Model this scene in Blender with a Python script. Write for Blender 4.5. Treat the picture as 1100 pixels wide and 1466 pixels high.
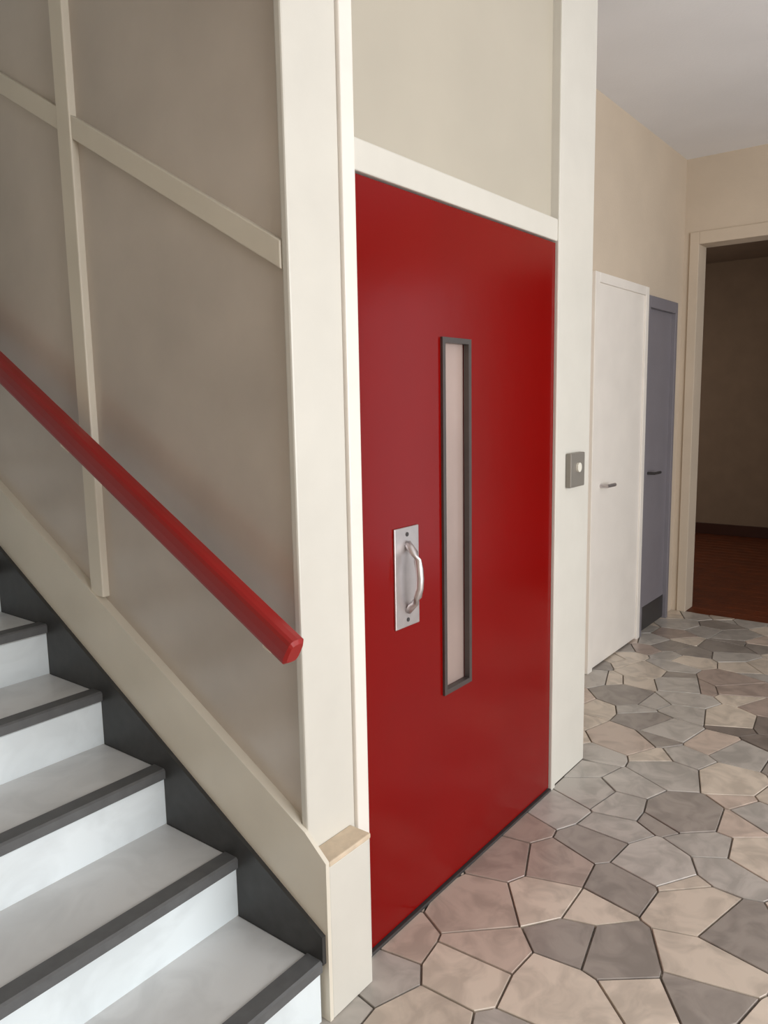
import bpy, bmesh, math, random
from mathutils import Vector, Matrix
random.seed(11)
for o in list(bpy.data.objects): bpy.data.objects.remove(o)
scene = bpy.context.scene
C = scene.collection

# ------------------------------------------------------------------ camera
# world: origin = foot of the lift shaft's near corner, +X along the lift front, +Y up the stairs, +Z up
cam_d = bpy.data.cameras.new('camera'); cam = bpy.data.objects.new('camera', cam_d); C.objects.link(cam)
scene.camera = cam
CAM = Vector((-1.2262, -1.2214, 1.5026)); YAW, PIT, ROL = 0.6579, 0.1416, -0.0180
F = Vector((math.cos(YAW)*math.cos(PIT), math.sin(YAW)*math.cos(PIT), -math.sin(PIT)))
R = Vector((math.sin(YAW), -math.cos(YAW), 0)); U = R.cross(F)
R2 = R*math.cos(ROL) + U*math.sin(ROL); U2 = -R*math.sin(ROL) + U*math.cos(ROL)
m = Matrix((R2, U2, -F)).transposed().to_4x4(); m.translation = CAM
cam.matrix_world = m
cam_d.sensor_fit = 'HORIZONTAL'; cam_d.sensor_width = 36.0; cam_d.lens = 36.0*1101/1100
cam_d.clip_start = 0.05

# ------------------------------------------------------------------ world, daylight, exposure
w = bpy.data.worlds.new('sky'); scene.world = w; w.use_nodes = True
w.node_tree.nodes['Background'].inputs[0].default_value = (0.80, 0.90, 1.0, 1)
w.node_tree.nodes['Background'].inputs[1].default_value = 1.0
def area(name, loc, tgt, sx, sy, power, col):
    d = bpy.data.lights.new(name, 'AREA'); d.shape = 'RECTANGLE'; d.size = sx; d.size_y = sy
    d.energy = power; d.color = col
    o = bpy.data.objects.new(name, d); C.objects.link(o); o.location = loc
    o.rotation_euler = (Vector(tgt)-Vector(loc)).to_track_quat('-Z', 'Y').to_euler()
    return o
# daylight standing in the two glazed entrance openings of the lobby, behind and to the right of the viewer
area('entrance_daylight', (0.45, -3.95, 1.45), (0.45, 0, 1.45), 3.8, 2.5, 142, (1.0, 0.985, 0.965))
area('side_entrance_daylight', (4.22, -2.9, 1.3), (0, -2.9, 1.3), 1.3, 2.3, 3, (1.0, 0.985, 0.965))
# added fill light that brightens the room beyond the doorway
area('back_room_fill', (6.0, 2.42, 1.7), (6.0, 0, 1.2), .7, .9, 16, (1.0, 0.93, 0.84))
# cool fill light added at the head of the stair flight
area('stair_head_fill', (-0.62, 4.12, 4.3), (-0.62, 0.5, 1.2), 1.0, 1.2, 4, (0.88, 0.95, 1.0))
scene.view_settings.view_transform = 'Standard'; scene.view_settings.look = 'None'
scene.view_settings.gamma = 1.0; scene.view_settings.use_curve_mapping = False
scene.view_settings.exposure = 0.0

# ------------------------------------------------------------------ materials
def lin(c):
    f = lambda v: v/12.92 if v <= .04045 else ((v+.055)/1.055)**2.4
    return tuple(f(v/255) for v in c) + (1,)
def mat(name, col, rough=.5, metal=0, var=.06, scale=6, bump=.0, bscale=60, trans=0, coat=0, spec=.5, ior=1.5):
    M = bpy.data.materials.new(name); M.use_nodes = True; N = M.node_tree.nodes; L = M.node_tree.links
    b = N['Principled BSDF']; c = lin(col)
    tc = N.new('ShaderNodeTexCoord')
    geo = N.new('ShaderNodeNewGeometry')
    nz = N.new('ShaderNodeTexNoise'); nz.inputs['Scale'].default_value = scale; nz.inputs['Detail'].default_value = 5
    L.new(geo.outputs['Position'], nz.inputs['Vector'])
    r = N.new('ShaderNodeValToRGB'); r.color_ramp.elements[0].position = .3; r.color_ramp.elements[1].position = .7
    r.color_ramp.elements[0].color = tuple(x*(1-var) for x in c[:3]) + (1,)
    r.color_ramp.elements[1].color = tuple(min(1, x*(1+var)) for x in c[:3]) + (1,)
    L.new(nz.outputs['Fac'], r.inputs[0]); L.new(r.outputs[0], b.inputs['Base Color'])
    b.inputs['Roughness'].default_value = rough; b.inputs['Metallic'].default_value = metal
    b.inputs['Transmission Weight'].default_value = trans; b.inputs['Coat Weight'].default_value = coat
    b.inputs['Specular IOR Level'].default_value = spec; b.inputs['IOR'].default_value = ior
    if bump:
        n2 = N.new('ShaderNodeTexNoise'); n2.inputs['Scale'].default_value = bscale; n2.inputs['Detail'].default_value = 3
        L.new(geo.outputs['Position'], n2.inputs['Vector'])
        bp = N.new('ShaderNodeBump'); bp.inputs['Strength'].default_value = bump; bp.inputs['Distance'].default_value = .004
        L.new(n2.outputs['Fac'], bp.inputs['Height']); L.new(bp.outputs[0], b.inputs['Normal'])
    return M
cream = mat('cream_gloss_paint', (212, 209, 200), .32, var=.03, bump=.12, bscale=35)
panel_cream = mat('cream_panel_paint', (186, 179, 164), .3, var=.05, scale=2, bump=.1, bscale=12)
white_paint = mat('white_gloss_paint', (236, 230, 222), .35, var=.03, bump=.08)
wall_m = mat('beige_wall_plaster', (202, 187, 168), .8, var=.04, scale=3, bump=.25, bscale=90)
stairwall_m = mat('stair_wall_plaster', (225, 216, 200), .8, var=.04, scale=3, bump=.25, bscale=90)
ceil_m = mat('ceiling_plaster', (232, 232, 234), .9, var=.03, scale=2, bump=.2, bscale=80)
string_m = mat('cream_string_paint', (224, 217, 202), .45, var=.05, scale=4, bump=.15, bscale=30)
cap_m = mat('tan_ledge_paint', (210, 192, 168), .6, var=.12, scale=30)  # mottled tan tone for the cap of the plinth
red = mat('red_gloss_paint', (122, 4, 2), .2, var=.05, scale=2.5, bump=.1, bscale=18, coat=0, spec=.24)
rail_m = mat('red_handrail_plastic', (150, 28, 26), .38, var=.05)
alu = mat('brushed_aluminium', (206, 200, 200), .38, metal=.85, var=.05, scale=40)
alu_frame = mat('dull_aluminium_frame', (96, 90, 88), .4, metal=.6, var=.06, scale=30)
alu_box = mat('satin_grey_metal', (140, 135, 127), .45, metal=.4, var=.04)
dark_stone = mat('black_stone', (54, 54, 54), .45, var=.2, scale=25)
nosing_m = mat('charcoal_rubber', (94, 95, 96), .55, var=.1, scale=30)
grey_paint = mat('blue_grey_paint', (128, 124, 130), .45, var=.04)
dark_grey = mat('dark_grey_metal', (70, 68, 68), .45, metal=.3)
concrete = mat('shaft_concrete', (150, 140, 126), .9, var=.1, scale=4, bump=.3)
carwall = mat('lift_car_laminate', (150, 128, 104), .4, var=.08, scale=5)
steel = mat('steel_rope', (150, 152, 158), .4, metal=.8)
black_m = mat('black_rubber', (28, 28, 28), .5)
dark_wall = mat('dark_brown_wall', (120, 98, 78), .85, var=.06)
wood_m = mat('red_brown_floorboard', (98, 42, 8), .55, var=.25, scale=7)
skirt_wood = mat('dark_wood_skirting', (58, 30, 20), .4)
lens_m = mat('button_lens', (225, 222, 210), .3)

def glass_mat(name, tint, rough, trans, bump=.15, bscale=22):
    M = mat(name, tint, rough, var=.15, scale=1.7, bump=bump, bscale=bscale, trans=trans, spec=.5)  # mottled base colour stands in for uneven reflections in the glass
    return M
pane_m = glass_mat('obscured_shaft_glass', (218, 208, 197), .24, .18)
vision_m = glass_mat('vision_panel_glass', (176, 156, 148), .25, .2)

def stone_mat(name, stops, rough=.3, veins=.25, vscale=9, own=False):
    M = bpy.data.materials.new(name); M.use_nodes = True; N = M.node_tree.nodes; L = M.node_tree.links
    b = N['Principled BSDF']; oi = N.new('ShaderNodeObjectInfo'); geo = N.new('ShaderNodeNewGeometry')
    ad = N.new('ShaderNodeMath'); ad.operation = 'ADD'
    L.new(oi.outputs['Random'], ad.inputs[0]); L.new(geo.outputs['Random Per Island'], ad.inputs[1])
    fr = N.new('ShaderNodeMath'); fr.operation = 'FRACT'; L.new(ad.outputs[0], fr.inputs[0])
    r = N.new('ShaderNodeValToRGB'); r.color_ramp.interpolation = 'CONSTANT'
    cr = r.color_ramp
    cr.elements[0].position = 0; cr.elements[0].color = lin(stops[0][1])
    cr.elements[1].position = stops[1][0]; cr.elements[1].color = lin(stops[1][1])
    for p, c in stops[2:]:
        e = cr.elements.new(p); e.color = lin(c)
    L.new(fr.outputs[0], r.inputs[0])
    nz = N.new('ShaderNodeTexNoise'); nz.inputs['Scale'].default_value = vscale; nz.inputs['Detail'].default_value = 8
    nz.inputs['Distortion'].default_value = 1.2
    sh = N.new('ShaderNodeVectorMath'); sh.operation = 'MULTIPLY_ADD'
    L.new(fr.outputs[0], sh.inputs[0]); sh.inputs[1].default_value = (37, 17, 5)
    L.new(geo.outputs['Position'], sh.inputs[2]); L.new(sh.outputs[0], nz.inputs['Vector'])
    v = N.new('ShaderNodeValToRGB')
    v.color_ramp.elements[0].position = .36; v.color_ramp.elements[1].position = .58
    v.color_ramp.elements[0].color = (1-veins,)*3 + (1,); v.color_ramp.elements[1].color = (1.0, 1.0, 1.0, 1)
    L.new(nz.outputs['Fac'], v.inputs[0])
    mx = N.new('ShaderNodeMix'); mx.data_type = 'RGBA'; mx.blend_type = 'MULTIPLY'; mx.inputs[0].default_value = 1
    L.new(oi.outputs['Color'] if own else r.outputs[0], mx.inputs[6]); L.new(v.outputs[0], mx.inputs[7]); L.new(mx.outputs[2], b.inputs['Base Color'])
    b.inputs['Roughness'].default_value = rough
    return M
paving = stone_mat('broken_marble_paving', [(0, (204, 186, 170)), (.26, (186, 170, 160)), (.44, (172, 164, 155)), (.58, (152, 144, 137)), (.72, (134, 123, 115)), (.84, (196, 181, 166)), (.96, (114, 106, 100))])
paving_own = stone_mat('broken_marble_stone', [(0, (200, 186, 172)), (.5, (200, 186, 172))], own=True)
TONE = dict(B=(214, 201, 186), G=(188, 182, 175), D=(158, 150, 143), K=(132, 122, 115), P=(202, 185, 172), Q=(176, 159, 149))
# tone of single stones, by their place on the floor in metres
STONES = [(0.25, -0.21, 'B'), (0.26, -0.07, 'G'), (0.38, -0.26, 'B'), (0.58, -0.71, 'B'), (0.71, -0.88, 'B'), (0.89, -0.47, 'B'), (0.96, -0.57, 'B'), (0.83, -0.8, 'B'), (0.73, -0.72, 'B'), (1.19, -0.71, 'G'), (1.4, -0.75, 'B'), (1.29, -0.6, 'G'), (1.37, -0.12, 'G'), (1.27, -0.35, 'G'), (1.42, -0.45, 'D'), (0.94, -0.38, 'D'), (0.71, -0.41, 'D'), (0.81, -0.56, 'D'), (0.91, -0.69, 'D'), (0.6, -0.57, 'D'), (0.45, -0.6, 'D'), (0.55, -0.79, 'D'), (0.61, -0.15, 'Q'), (0.52, -0.3, 'P'), (0.99, -0.11, 'Q'), (0.73, -0.15, 'P'), (0.65, -0.03, 'P'), (0.42, -0.1, 'P'), (0.76, -0.3, 'B'), (0.8, -0.06, 'Q'), (0.09, -0.11, 'G'), (0.46, -0.42, 'B'), (0.35, -0.47, 'B'), (2.07, -0.21, 'D'), (2.37, -0.52, 'K'), (2.37, 0.05, 'G'), (2.02, -0.49, 'G'), (1.78, -0.65, 'B'), (1.74, -0.51, 'P'), (1.76, -0.02, 'G'), (1.63, -0.16, 'G'), (2.67, -0.06, 'G'), (2.93, -0.26, 'Q'), (2.93, -0.43, 'Q'), (0.19, -0.29, 'B'), (0.29, -0.39, 'G')]
grout = mat('grout', (150, 140, 130), .9, bump=.3)
riser_m = stone_mat('white_marble_riser', [(0, (234, 242, 246)), (.5, (230, 239, 243))], .35, .10, 5)
tread_m = stone_mat('pale_grey_marble_tread', [(0, (222, 223, 223)), (.5, (216, 217, 217))], .35, .12, 6)

# ------------------------------------------------------------------ mesh helpers
def link(name, bm, material, parent=None, origin=None, smooth=False):
    me = bpy.data.meshes.new(name)
    bmesh.ops.recalc_face_normals(bm, faces=bm.faces)
    if origin is not None:
        bmesh.ops.translate(bm, verts=bm.verts, vec=-Vector(origin))
    if smooth:
        for f in bm.faces: f.smooth = True
    bm.to_mesh(me); bm.free(); me.materials.append(material)
    o = bpy.data.objects.new(name, me); C.objects.link(o)
    if origin is not None: o.location = Vector(origin)
    if parent is not None:
        o.parent = parent
        o.location = o.location - parent.location
    return o
def bx(bm, x0, x1, y0, y1, z0, z1, bevel=0, seg=2):
    v = [bm.verts.new(p) for p in ((x0,y0,z0),(x1,y0,z0),(x1,y1,z0),(x0,y1,z0),(x0,y0,z1),(x1,y0,z1),(x1,y1,z1),(x0,y1,z1))]
    fs = [bm.faces.new([v[i] for i in q]) for q in ((0,3,2,1),(4,5,6,7),(0,1,5,4),(1,2,6,5),(2,3,7,6),(3,0,4,7))]
    if bevel:
        es = list({e for f in fs for e in f.edges})
        bmesh.ops.bevel(bm, geom=es, offset=bevel, segments=seg, profile=.5, affect='EDGES')
def box(name, x0, x1, y0, y1, z0, z1, material, parent=None, bevel=.003, seg=2):
    bm = bmesh.new(); bx(bm, x0, x1, y0, y1, z0, z1, bevel, seg)
    return link(name, bm, material, parent, origin=((x0+x1)/2, (y0+y1)/2, z0))
def prism_x(bm, yz, x0, x1, bevel=0):
    a = [bm.verts.new((x0, y, z)) for y, z in yz]; b = [bm.verts.new((x1, y, z)) for y, z in yz]
    n = len(yz); fs = [bm.faces.new(a), bm.faces.new(b[::-1])]
    for i in range(n): fs.append(bm.faces.new((a[i], b[i], b[(i+1) % n], a[(i+1) % n])))
    if bevel:
        bmesh.ops.bevel(bm, geom=list({e for f in fs for e in f.edges}), offset=bevel, segments=2, profile=.5, affect='EDGES')
def xprism(name, yz, x0, x1, material, parent=None, bevel=0):
    bm = bmesh.new(); prism_x(bm, yz, x0, x1, bevel)
    return link(name, bm, material, parent, origin=(x0, yz[0][0], yz[0][1]))
def ring_y(bm, ox, iz, y0, y1):
    """plate in XZ with a rectangular hole; ox=(x0,x1,z0,z1) outer, iz inner"""
    xs = (ox[0], iz[0], iz[1], ox[1]); zs = (ox[2], iz[2], iz[3], ox[3])
    V = {}
    for k, y in enumerate((y0, y1)):
        for i, x in enumerate(xs):
            for j, z in enumerate(zs): V[k, i, j] = bm.verts.new((x, y, z))
    for i in range(3):
        for j in range(3):
            if i == 1 and j == 1: continue
            for k in (0, 1): bm.faces.new((V[k,i,j], V[k,i+1,j], V[k,i+1,j+1], V[k,i,j+1]))
    for i in range(3):
        for j in (0, 3): bm.faces.new((V[0,i,j], V[0,i+1,j], V[1,i+1,j], V[1,i,j]))
        for q in (0, 3): bm.faces.new((V[0,q,i], V[0,q,i+1], V[1,q,i+1], V[1,q,i]))
    bm.faces.new((V[0,1,1], V[0,2,1], V[1,2,1], V[1,1,1])); bm.faces.new((V[0,1,2], V[0,2,2], V[1,2,2], V[1,1,2]))
    bm.faces.new((V[0,1,1], V[0,1,2], V[1,1,2], V[1,1,1])); bm.faces.new((V[0,2,1], V[0,2,2], V[1,2,2], V[1,2,1]))
def tube(bm, pts, r, n=12, cap=True):
    pts = [Vector(p) for p in pts]; rings = []
    for i, p in enumerate(pts):
        t = (pts[min(i+1, len(pts)-1)] - pts[max(i-1, 0)]).normalized()
        a = Vector((0, 0, 1)) if abs(t.z) < .9 else Vector((1, 0, 0))
        u = t.cross(a).normalized(); v = t.cross(u)
        rings.append([bm.verts.new(p + r*(math.cos(2*math.pi*k/n)*u + math.sin(2*math.pi*k/n)*v)) for k in range(n)])
    for A, B in zip(rings, rings[1:]):
        for k in range(n): bm.faces.new((A[k], A[(k+1) % n], B[(k+1) % n], B[k]))
    if cap: bm.faces.new(rings[0]); bm.faces.new(rings[-1][::-1])
def empty(name, loc): 
    o = bpy.data.objects.new(name, None); C.objects.link(o); o.location = loc; o.empty_display_size = .1
    return o
def tag(o, label, cat, group=None):
    o['label'] = label; o['category'] = cat
    if group: o['group'] = group
    return o
def struct(o, label=None):
    o['kind'] = 'structure'
    if label: o['label'] = label
    return o

# ------------------------------------------------------------------ room shell
X0, X1 = -2.6, 4.25          # lobby left / right walls
YB, YR = -4.0, 0.43          # wall behind the viewer / wall of the recess beside the lift
CEIL = 3.05
SL, SW = 0.5569, -1.25       # slope of the stairs, left side of the flight
SHX, SHY, TOP = 1.70, 1.90, 6.0
floor = struct(box('floor', X0, X1, YB, YR+.1, -.16, -.012, grout, bevel=0), 'broken marble paving of beige and grey stones across the lobby')
ceil = bmesh.new()
bx(ceil, X0-.15, X1+.15, YB-.15, 0, CEIL, CEIL+.15); bx(ceil, SHX, X1+.15, 0, YR+.15, CEIL, CEIL+.15)
bx(ceil, X0-.15, SW, 0, .15, CEIL, CEIL+.15)
struct(link('ceiling', ceil, ceil_m), 'flat pale grey ceiling of the lobby')
struct(box('wall_left', X0-.15, X0, YB, 0, -.1, CEIL, wall_m, bevel=0), 'plain beige lobby wall far left')
b = bmesh.new(); bx(b, X0-.15, SW, 0, .15, -.1, CEIL); bx(b, SW-.15, SW, .15, 4.2, -.1, TOP); bx(b, SW-.15, SW, 0, .15, CEIL, TOP)
struct(link('wall_stairs', b, stairwall_m), 'pale plaster wall on the left of the stairs')
struct(box('wall_stairs_end', SW-.15, 2.0, 4.2, 4.35, -.1, TOP, stairwall_m, bevel=0), 'pale end wall at the head of the stairs')
b = bmesh.new(); bx(b, SW, 0, -.15, 0, CEIL+.15, TOP)
struct(link('wall_above_stairs', b, stairwall_m), 'plaster wall above the opening to the stairs')
struct(box('ceiling_stairwell', SW-.15, 2.0, -.15, 4.35, TOP, TOP+.15, ceil_m, bevel=0), 'ceiling high above the stairwell')
b = bmesh.new()
for q in ((X0-.15, -1.5, -.1, CEIL), (2.4, X1+.15, -.1, CEIL), (-1.5, 2.4, 2.72, CEIL), (-1.5, 2.4, -.1, .1)): bx(b, q[0], q[1], YB-.15, YB, q[2], q[3])
struct(link('wall_entrance', b, wall_m), 'beige wall around the entrance behind the viewer')
# recess wall with two doors
b = bmesh.new(); bx(b, SHX, X1+.15, YR, YR+.15, -.1, CEIL)
struct(link('wall_recess', b, wall_m), 'beige wall set back to the right of the lift')
# right wall with the dark doorway and the side entrance
b = bmesh.new()
DY0, DY1, DZ = -1.95, 0.36, 2.53
bx(b, X1, X1+.15, DY1, YR+.15, -.1, CEIL); bx(b, X1, X1+.15, DY0, DY1, DZ, CEIL); bx(b, X1, X1+.15, -2.2, DY0, -.1, CEIL)
bx(b, X1, X1+.15, -3.6, -2.2, 2.5, CEIL); bx(b, X1, X1+.15, YB-.15, -3.6, -.1, CEIL)
struct(link('wall_right', b, wall_m), 'beige end wall around the wide dark doorway')
# dark room behind the doorway
RX = 7.6
b = bmesh.new()
bx(b, RX, RX+.1, -2.4, 2.6, 0, 2.9); bx(b, X1+.15, RX, 2.5, 2.6, 0, 2.9); bx(b, X1+.15, RX, -2.4, -2.3, 0, 2.9); bx(b, X1+.15, X1+.2, YR+.15, 2.5, 0, 2.9)
bx(b, X1+.15, X1+.2, -2.3, -1.96, 0, 2.9); bx(b, X1+.15, RX+.1, -2.4, 2.6, 2.9, 3.0)
struct(link('wall_back_room', b, dark_wall), 'dark brown walls of the unlit room beyond the doorway')
fl2 = struct(box('floor_back_room', X1, RX, -2.3, 2.5, -.16, -.02, skirt_wood, bevel=0), 'red-brown floorboards of the dark room')
struct(box('baseboard_back_room', RX-.02, RX, -2.3, 2.5, -.0, .12, skirt_wood, bevel=.003), 'dark wooden skirting along the dark room')
nb = 24; bw = (RX-X1)/nb
proto = None
for i in range(nb):
    x = X1 + i*bw
    if proto is None:
        proto = box('floorboard', x+.002, x+bw-.002, -2.28, 2.48, -.02, 0, wood_m, fl2, bevel=.002, seg=1)
    else:
        o = proto.copy(); C.objects.link(o); o.location.x = proto.location.x + i*bw

# ------------------------------------------------------------------ broken marble paving: one object for each stone
def clip(poly, n, d):
    out = []
    for i in range(len(poly)):
        a, c = poly[i], poly[(i+1) % len(poly)]
        da, dc = a[0]*n[0]+a[1]*n[1]-d, c[0]*n[0]+c[1]*n[1]-d
        if da <= 0: out.append(a)
        if (da < 0) != (dc < 0) and da != dc:
            t = da/(da-dc); out.append((a[0]+t*(c[0]-a[0]), a[1]+t*(c[1]-a[1])))
    return out
seeds = []
cell = .195
def near_view(x, y): return x > -.25 and y > -1.5
yy = YB; 
gy = 0
while yy < YR+.2:
    xx = X0 - .1 + (cell*.5 if gy % 2 else 0)
    while xx < X1+.2:
        seeds.append((xx+random.uniform(-.46, .46)*cell, yy+random.uniform(-.46, .46)*cell)); xx += cell
    yy += cell*.92; gy += 1
weight = {s_: random.uniform(-.008, .008) for s_ in seeds}
grid = {}
for s in seeds: grid.setdefault((int(s[0]//.5), int(s[1]//.5)), []).append(s)
rest = bmesh.new(); count = 0
def add_stone(bm, poly, top):
    cx = sum(p[0] for p in poly)/len(poly); cy = sum(p[1] for p in poly)/len(poly)
    lo = [bm.verts.new((p[0], p[1], -.012)) for p in poly]
    md = [bm.verts.new((p[0], p[1], top-.002)) for p in poly]
    hi = [bm.verts.new((p[0]+(cx-p[0])*.012, p[1]+(cy-p[1])*.012, top)) for p in poly]
    n = len(poly)
    for A, B in ((lo, md), (md, hi)):
        for i in range(n): bm.faces.new((A[i], A[(i+1) % n], B[(i+1) % n], B[i]))
    bm.faces.new(hi)
    return cx, cy
visible = []
for s in seeds:
    poly = [(s[0]-.6, s[1]-.6), (s[0]+.6, s[1]-.6), (s[0]+.6, s[1]+.6), (s[0]-.6, s[1]+.6)]
    gx_, gy_ = int(s[0]//.5), int(s[1]//.5); nb_ = []
    for i in (-2, -1, 0, 1, 2):
        for j in (-2, -1, 0, 1, 2): nb_ += grid.get((gx_+i, gy_+j), [])
    for q in nb_:
        if q is s: continue
        n = (q[0]-s[0], q[1]-s[1]); L_ = math.hypot(*n)
        if L_ < .03: continue
        n = (n[0]/L_, n[1]/L_); d = (q[0]+s[0])/2*n[0] + (q[1]+s[1])/2*n[1] - .003 + (weight[s]-weight[q])/(2*L_)
        poly = clip(poly, n, d)
        if len(poly) < 3: break
    if len(poly) < 3: continue
    for n, d in (((-1, 0), -(X0)), ((1, 0), X1), ((0, -1), -YB), ((0, 1), YR)): poly = clip(poly, n, d) if poly else poly
    if poly and s[0] < SHX:
        poly = clip(poly, (0, 1), 0.0)
    elif poly and s[1] > 0:
        poly = clip(poly, (-1, 0), -SHX)
    # drop slivers
    pp = []
    for p in poly:
        if not pp or math.hypot(p[0]-pp[-1][0], p[1]-pp[-1][1]) > .006: pp.append(p)
    while len(pp) > 2 and math.hypot(pp[0][0]-pp[-1][0], pp[0][1]-pp[-1][1]) < .006: pp.pop()
    if len(pp) < 3: continue
    cx = sum(p[0] for p in pp)/len(pp); cy = sum(p[1] for p in pp)/len(pp)
    dv = Vector((cx, cy, 0)) - CAM; z = dv.dot(F)
    inview = False
    if z > .3:
        u = 550+1101*dv.dot(R2)/z; v = 733-1101*dv.dot(U2)/z
        inview = -120 < u < 1300 and 600 < v < 1750
    visible.append((z if inview else 99, pp))
visible.sort(key=lambda t: t[0])
for z, pp in visible:
    top = random.uniform(-.0012, .0012)
    if z < 90 and count < 295:
        b = bmesh.new(); cx, cy = add_stone(b, pp, top)
        o = link('stone', b, paving_own, floor, origin=(cx, cy, -.012)); count += 1
        best = min(STONES, key=lambda t: math.hypot(t[0]-cx, t[1]-cy))
        key = best[2] if math.hypot(best[0]-cx, best[1]-cy) < .15 else random.choice('BBPGGGQDBB')
        f_ = random.uniform(.93, 1.05); c_ = lin(TONE[key]); o.color = (c_[0]*f_, c_[1]*f_, c_[2]*f_, 1)
    else:
        add_stone(rest, pp, top)
ro = link('stone_field', rest, paving, floor); ro['kind'] = 'stuff'

# ------------------------------------------------------------------ staircase
RIS, GO, YN = 0.1623, 0.2914, -0.048
NST = 12
st = empty('staircase', (SW/2, YN, 0))
tag(st, 'straight flight of white marble steps with black nosing strips climbing left of the lift', 'staircase')
NF, NT, NTH = .024, .042, .008          # nosing front drop, nosing top width, thickness
XW = .006
protos = {}
for k in range(NST):
    y = YN + k*GO; z = (k+1)*RIS
    if k == 0:
        r_ = box('riser', SW, XW, y+.001, y+.024, .0, z-.03, riser_m, st, bevel=0)
        t_ = box('tread', SW, XW, y, y+GO+.03, z-.03, z, tread_m, st, bevel=.004)
        n_ = xprism('nosing_strip', [(y-NTH, z-NF), (y, z-NF), (y, z), (y+NT, z), (y+NT, z+NTH*.6), (y-NTH*.3, z+NTH*.6), (y-NTH, z)], SW, XW, nosing_m, st)
        protos = {'r': r_, 't': t_, 'n': n_}
    else:
        for q, o in protos.items():
            c = o.copy(); C.objects.link(c); c.location = o.location + Vector((0, k*GO, k*RIS))
            c.parent = st
# skirting: straight top, stepped bottom
zt = lambda y: .262 + SL*y
# split into one slab for each step so every polygon stays simple
sk = bmesh.new()
for k in range(NST):
    y0 = YN + k*GO; y1 = y0 + GO; z = (k+1)*RIS
    ya = y0 - .010 if k == 0 else y0
    prism_x(sk, [(ya, z-.006), (y1, z-.006), (y1, zt(y1)+.0), (ya, zt(ya))], XW, .0179)
link('skirting', sk, dark_stone, st)
# landing behind the flight
box('landing', SW, 0, YN+NST*GO, 4.2, NST*RIS-.15, NST*RIS, tread_m, st, bevel=0)

# ------------------------------------------------------------------ lift shaft
sh = empty('lift_shaft', (0, 0, 0))
tag(sh, 'cream framed lift shaft with obscured glass sides beside the stairs', 'lift shaft')
XL, XR, DH = .252, 1.374, 2.05
box('corner_post', .03, XL-.045, 0, .022, 0, TOP, cream, sh, bevel=.005)
box('post_core', .085, XL-.045, .022, .08, 0, TOP, cream, sh, bevel=0)
box('corner_post', XR+.03, SHX, 0, .20, 0, TOP, cream, sh, bevel=.006)
box('door_jamb', XL-.045, XL+.003, -.010, .07, 0, CEIL, white_paint, sh, bevel=.004)
box('door_jamb', XR-.003, XR+.03, -.010, .07, 0, CEIL, cream, sh, bevel=.004)
box('door_head', XL+.003, XR-.003, -.006, .07, DH, DH+.075, cream, sh, bevel=.004)
box('transom_panel', XL+.003, XR-.003, .022, .05, DH+.075, TOP, panel_cream, sh, bevel=0)
box('side_wall', SHX-.12, SHX, .20, SHY, 0, TOP, concrete, sh, bevel=0)
box('rear_wall', 0, SHX, SHY, SHY+.12, 0, TOP, concrete, sh, bevel=0)
box('shaft_roof', 0, SHX, .05, SHY, TOP-.1, TOP, concrete, sh, bevel=0)
# plinth block at the foot of the near post
plinth = box('plinth', .0302, .185, -.066, 0, 0, .404, cream, sh, bevel=.003)
box('plinth_cap', .0302, .187, -.068, 0, .404, .418, cap_m, sh, bevel=.003)
# string beam under the glazing
zc = lambda y: .476 + SL*y
b = bmesh.new()
prism_x(b, [(-.066, 0), (SHY, 0), (SHY, zc(SHY)), (0, zc(0)), (-.066, .418)], .018, .030)
prism_x(b, [(.024, 0), (SHY, 0), (SHY, zc(SHY)), (.024, zc(.024))], .030, .08)
link('string_beam', b, string_m, sh)
# glazing bars
YM = [.838, 1.52]
def sl_bar(z0, h, ya, yb, x0, x1, name, m_=string_m):
    xprism(name, [(ya, z0+SL*ya-h/2), (yb, z0+SL*yb-h/2), (yb, z0+SL*yb+h/2), (ya, z0+SL*ya+h/2)], x0, x1, m_, sh, bevel=.003)
zb = 1.815
for off in (zb, zb+1.25, zb+2.5):
    sl_bar(off, .062, .024, SHY, .028, .075, 'glazing_bar')
for y in YM:
    box('mullion', .024, .079, y-.032, y+.032, zc(y)+.0, TOP-.1, string_m, sh, bevel=.004)
box('rear_post', .0281, .08, SHY-.07, SHY, zc(SHY)-.04, TOP, string_m, sh, bevel=.004)
xs = [.05] + YM + [SHY-.07]
rows = [.476, zb, zb+1.25, zb+2.5, zb+3.75]
for r_ in range(4):
    for c_ in range(3):
        ya = 0.024 if c_ == 0 else xs[c_]; yb = xs[c_+1]
        p = [(ya, rows[r_]+SL*ya), (yb, rows[r_]+SL*yb), (yb, min(TOP-.1, rows[r_+1]+SL*yb)), (ya, min(TOP-.1, rows[r_+1]+SL*ya))]
        xprism('glass_pane', p, .046, .054, pane_m, sh)

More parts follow.
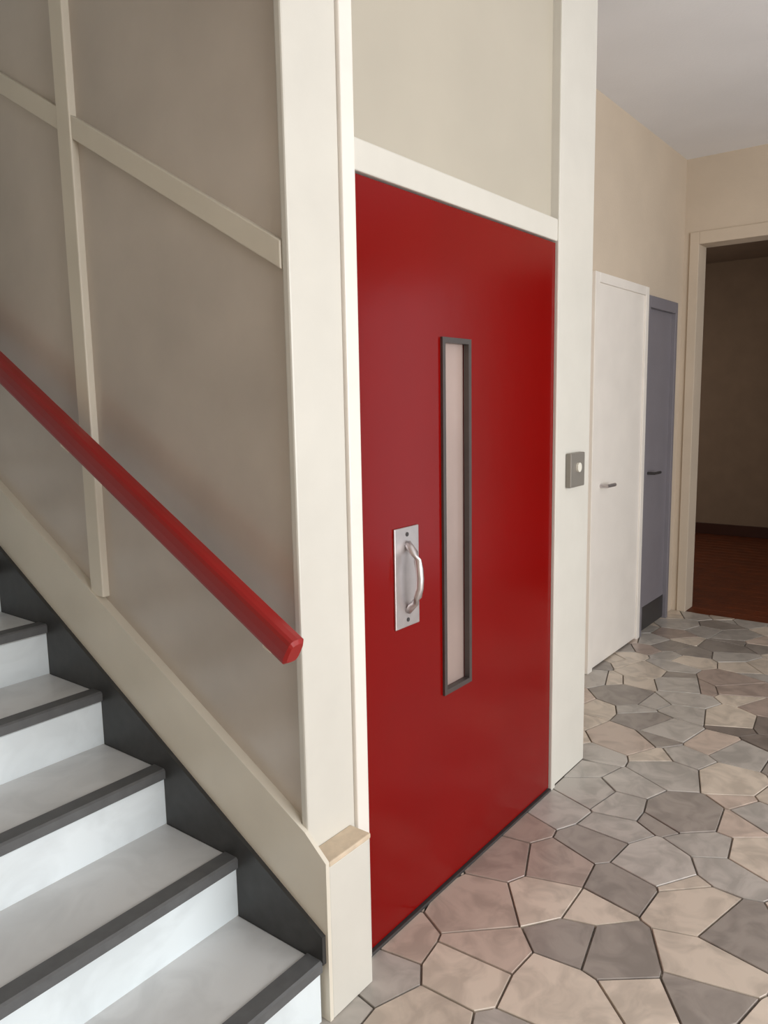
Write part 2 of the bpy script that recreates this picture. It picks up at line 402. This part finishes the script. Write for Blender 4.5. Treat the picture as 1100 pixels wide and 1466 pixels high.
# lift car standing at this floor, with its ropes
car = empty('lift_car', (.85, 1.0, .0))
tag(car, 'brown lift car behind the narrow door window', 'lift car')
box('car_floor', .22, 1.48, .14, 1.62, -.02, .03, dark_grey, car, bevel=0)
box('car_wall', .22, .25, .14, 1.62, .03, 2.25, carwall, car, bevel=0)
box('car_wall', 1.45, 1.48, .14, 1.62, .03, 2.25, carwall, car, bevel=0)
box('car_wall', .25, 1.45, 1.59, 1.62, .03, 2.25, carwall, car, bevel=0)
box('car_roof', .20, 1.50, .13, 1.64, 2.25, 2.32, dark_grey, car, bevel=0)
cl = mat('car_lamp_lens', (255, 244, 226), .4)
cl.node_tree.nodes['Principled BSDF'].inputs['Emission Color'].default_value = (1, .9, .78, 1)
cl.node_tree.nodes['Principled BSDF'].inputs['Emission Strength'].default_value = 2.5
box('car_lamp', .55, 1.15, .6, 1.1, 2.225, 2.25, cl, car, bevel=0)
for dx in (-.06, 0, .06):
    b = bmesh.new(); tube(b, [(.30+dx*.5, .75+dx, 2.32), (.30+dx*.5, .75+dx, TOP-.1)], .012, 8); link('rope', b, steel, car)
box('guide_rail', .10, .15, .34, .40, 0, TOP-.1, steel, sh, bevel=0)

# ------------------------------------------------------------------ lift door
ld = empty('lift_door', ((XL+XR)/2, .02, 0))
tag(ld, 'red painted lift door with narrow window and metal pull handle', 'door')
WX0, WX1, WZ0, WZ1 = .642, .776, .635, 1.672
b = bmesh.new(); ring_y(b, (XL+.006, XR-.006, .012, DH-.005), (WX0, WX1, WZ0, WZ1), .002, .044)
leaf = link('door_leaf', b, red, ld, origin=((XL+XR)/2, .02, .012))
b = bmesh.new(); ring_y(b, (WX0-.011, WX1+.011, WZ0-.011, WZ1+.011), (WX0+.004, WX1-.004, WZ0+.004, WZ1-.004), -.006, .012)
link('window_frame', b, alu_frame, ld)
box('window_pane', WX0+.002, WX1-.002, .016, .022, WZ0+.002, WZ1-.002, vision_m, ld, bevel=0)
hx, hz0, hz1 = .450, .885, 1.165
hd = box('handle', hx-.056, hx+.056, -.004, .002, hz0, hz1, alu, ld, bevel=.002)
b = bmesh.new()
pts = [(hx, -.004, hz0+.045)] + [(hx, -.004-.042*math.sin(a), hz0+.055+(hz1-hz0-.11)*(.5-.5*math.cos(a)) ) for a in [math.pi*i/10 for i in range(1, 10)]] + [(hx, -.004, hz1-.045)]
tube(b, pts, .011, 12)
g_ = link('grip', b, alu, ld, smooth=True); g_.parent = hd; g_.location = g_.location + ld.location - (hd.location + ld.location)
screw = None
for zz in (hz0+.02, hz1-.02):
    b = bmesh.new(); tube(b, [(hx, -.006, zz), (hx, -.003, zz)], .006, 10)
    s_ = link('screw', b, dark_grey, ld); s_.parent = hd; s_.location = s_.location - hd.location
# stone threshold belongs to the shaft
box('threshold', XL, XR, -.008, .10, -.012, .008, dark_grey, sh, bevel=.002)

# ------------------------------------------------------------------ handrail
hr = empty('handrail', (-.05, -.05, .95))
tag(hr, 'red sloping handrail fixed along the glazed lift shaft above the stairs', 'handrail')
zr = lambda y: .987 + SL*y
b = bmesh.new(); y0, y1 = -.05, 3.2
prof = []
for i in range(16):
    a = 2*math.pi*i/16; ca, sa = math.cos(a), math.sin(a)
    prof.append((.025*math.copysign(abs(ca)**.55, ca), .035*math.copysign(abs(sa)**.55, sa)))
th = math.atan(SL); rings = []
for y, sc in ((y0-.006, .75), (y0, 1), (y1, 1), (y1+.006, .75)):
    rings.append([b.verts.new((-.05+sc*px, y - sc*pz*math.sin(th), zr(y) + sc*pz*math.cos(th))) for px, pz in prof])
for A, B in zip(rings, rings[1:]):
    for k in range(16): b.faces.new((A[k], A[(k+1) % 16], B[(k+1) % 16], B[k]))
b.faces.new(rings[0]); b.faces.new(rings[-1][::-1])
link('rail', b, rail_m, hr, smooth=False)
for y in (.838, 1.52, 0.04):
    b = bmesh.new(); tube(b, [(.024, y, zr(y)-.07), (-.03, y, zr(y)-.07), (-.046, y, zr(y)-.055), (-.05, y, zr(y)-.022)], .008, 10)
    link('bracket', b, string_m, hr)

# ------------------------------------------------------------------ call button
cb = empty('lift_call_button', (1.54, 0, 1.17))
tag(cb, 'small grey call button box on the cream post right of the red door', 'call button')
box('plate', 1.475, 1.605, -.022, 0, 1.17, 1.30, alu_box, cb, bevel=.004)
b = bmesh.new(); tube(b, [(1.54, -.022, 1.245), (1.54, -.030, 1.245)], .018, 16); link('button', b, lens_m, cb)

# ------------------------------------------------------------------ doors of the recess
d1 = struct(empty('door_1', (3.1, YR, 0)), 'white flush door in the set-back wall right of the lift')
box('door_leaf', 2.72, 3.42, YR-.035, YR-.002, .01, 2.10, white_paint, d1, bevel=.003)
b = bmesh.new(); bx(b, 2.66, 2.72, YR-.045, YR, 0, 2.15, .003); bx(b, 3.42, 3.47, YR-.045, YR, 0, 2.15, .003); bx(b, 2.72, 3.42, YR-.045, YR, 2.10, 2.15, .003)
link('door_frame', b, white_paint, d1)
b = bmesh.new(); tube(b, [(2.80, YR-.035, 1.03), (2.80, YR-.075, 1.03), (2.90, YR-.08, 1.03)], .010, 10); link('door_handle', b, alu, d1)
d2 = struct(empty('door_2', (3.8, YR, 0)), 'narrow blue-grey door beside the white one')
box('door_leaf', 3.52, 4.00, YR-.014, YR-.002, .01, 2.04, grey_paint, d2, bevel=.002)
b = bmesh.new(); bx(b, 3.475, 3.52, YR-.04, YR, 0, 2.11, .003); bx(b, 4.00, 4.04, YR-.04, YR, 0, 2.11, .003); bx(b, 3.52, 4.00, YR-.04, YR, 2.04, 2.11, .003)
link('door_frame', b, grey_paint, d2)
b = bmesh.new(); tube(b, [(3.62, YR-.014, 1.03), (3.62, YR-.06, 1.03), (3.72, YR-.062, 1.03)], .009, 10); link('door_handle', b, dark_grey, d2)
box('kick_plate', 3.525, 3.995, YR-.018, YR-.014, .012, .165, dark_grey, d2, bevel=.001)
# doorway lining
b = bmesh.new(); bx(b, X1-.012, X1+.162, DY1-.03, DY1+.03, 0, DZ+.05, .003)
bx(b, X1-.012, X1+.162, DY0+.03, DY1-.03, DZ-.03, DZ+.05, .003); bx(b, X1-.012, X1+.162, DY0-.05, DY0+.03, 0, DZ+.05, .003)
struct(link('trim_1', b, wall_m), 'painted lining of the wide dark doorway')
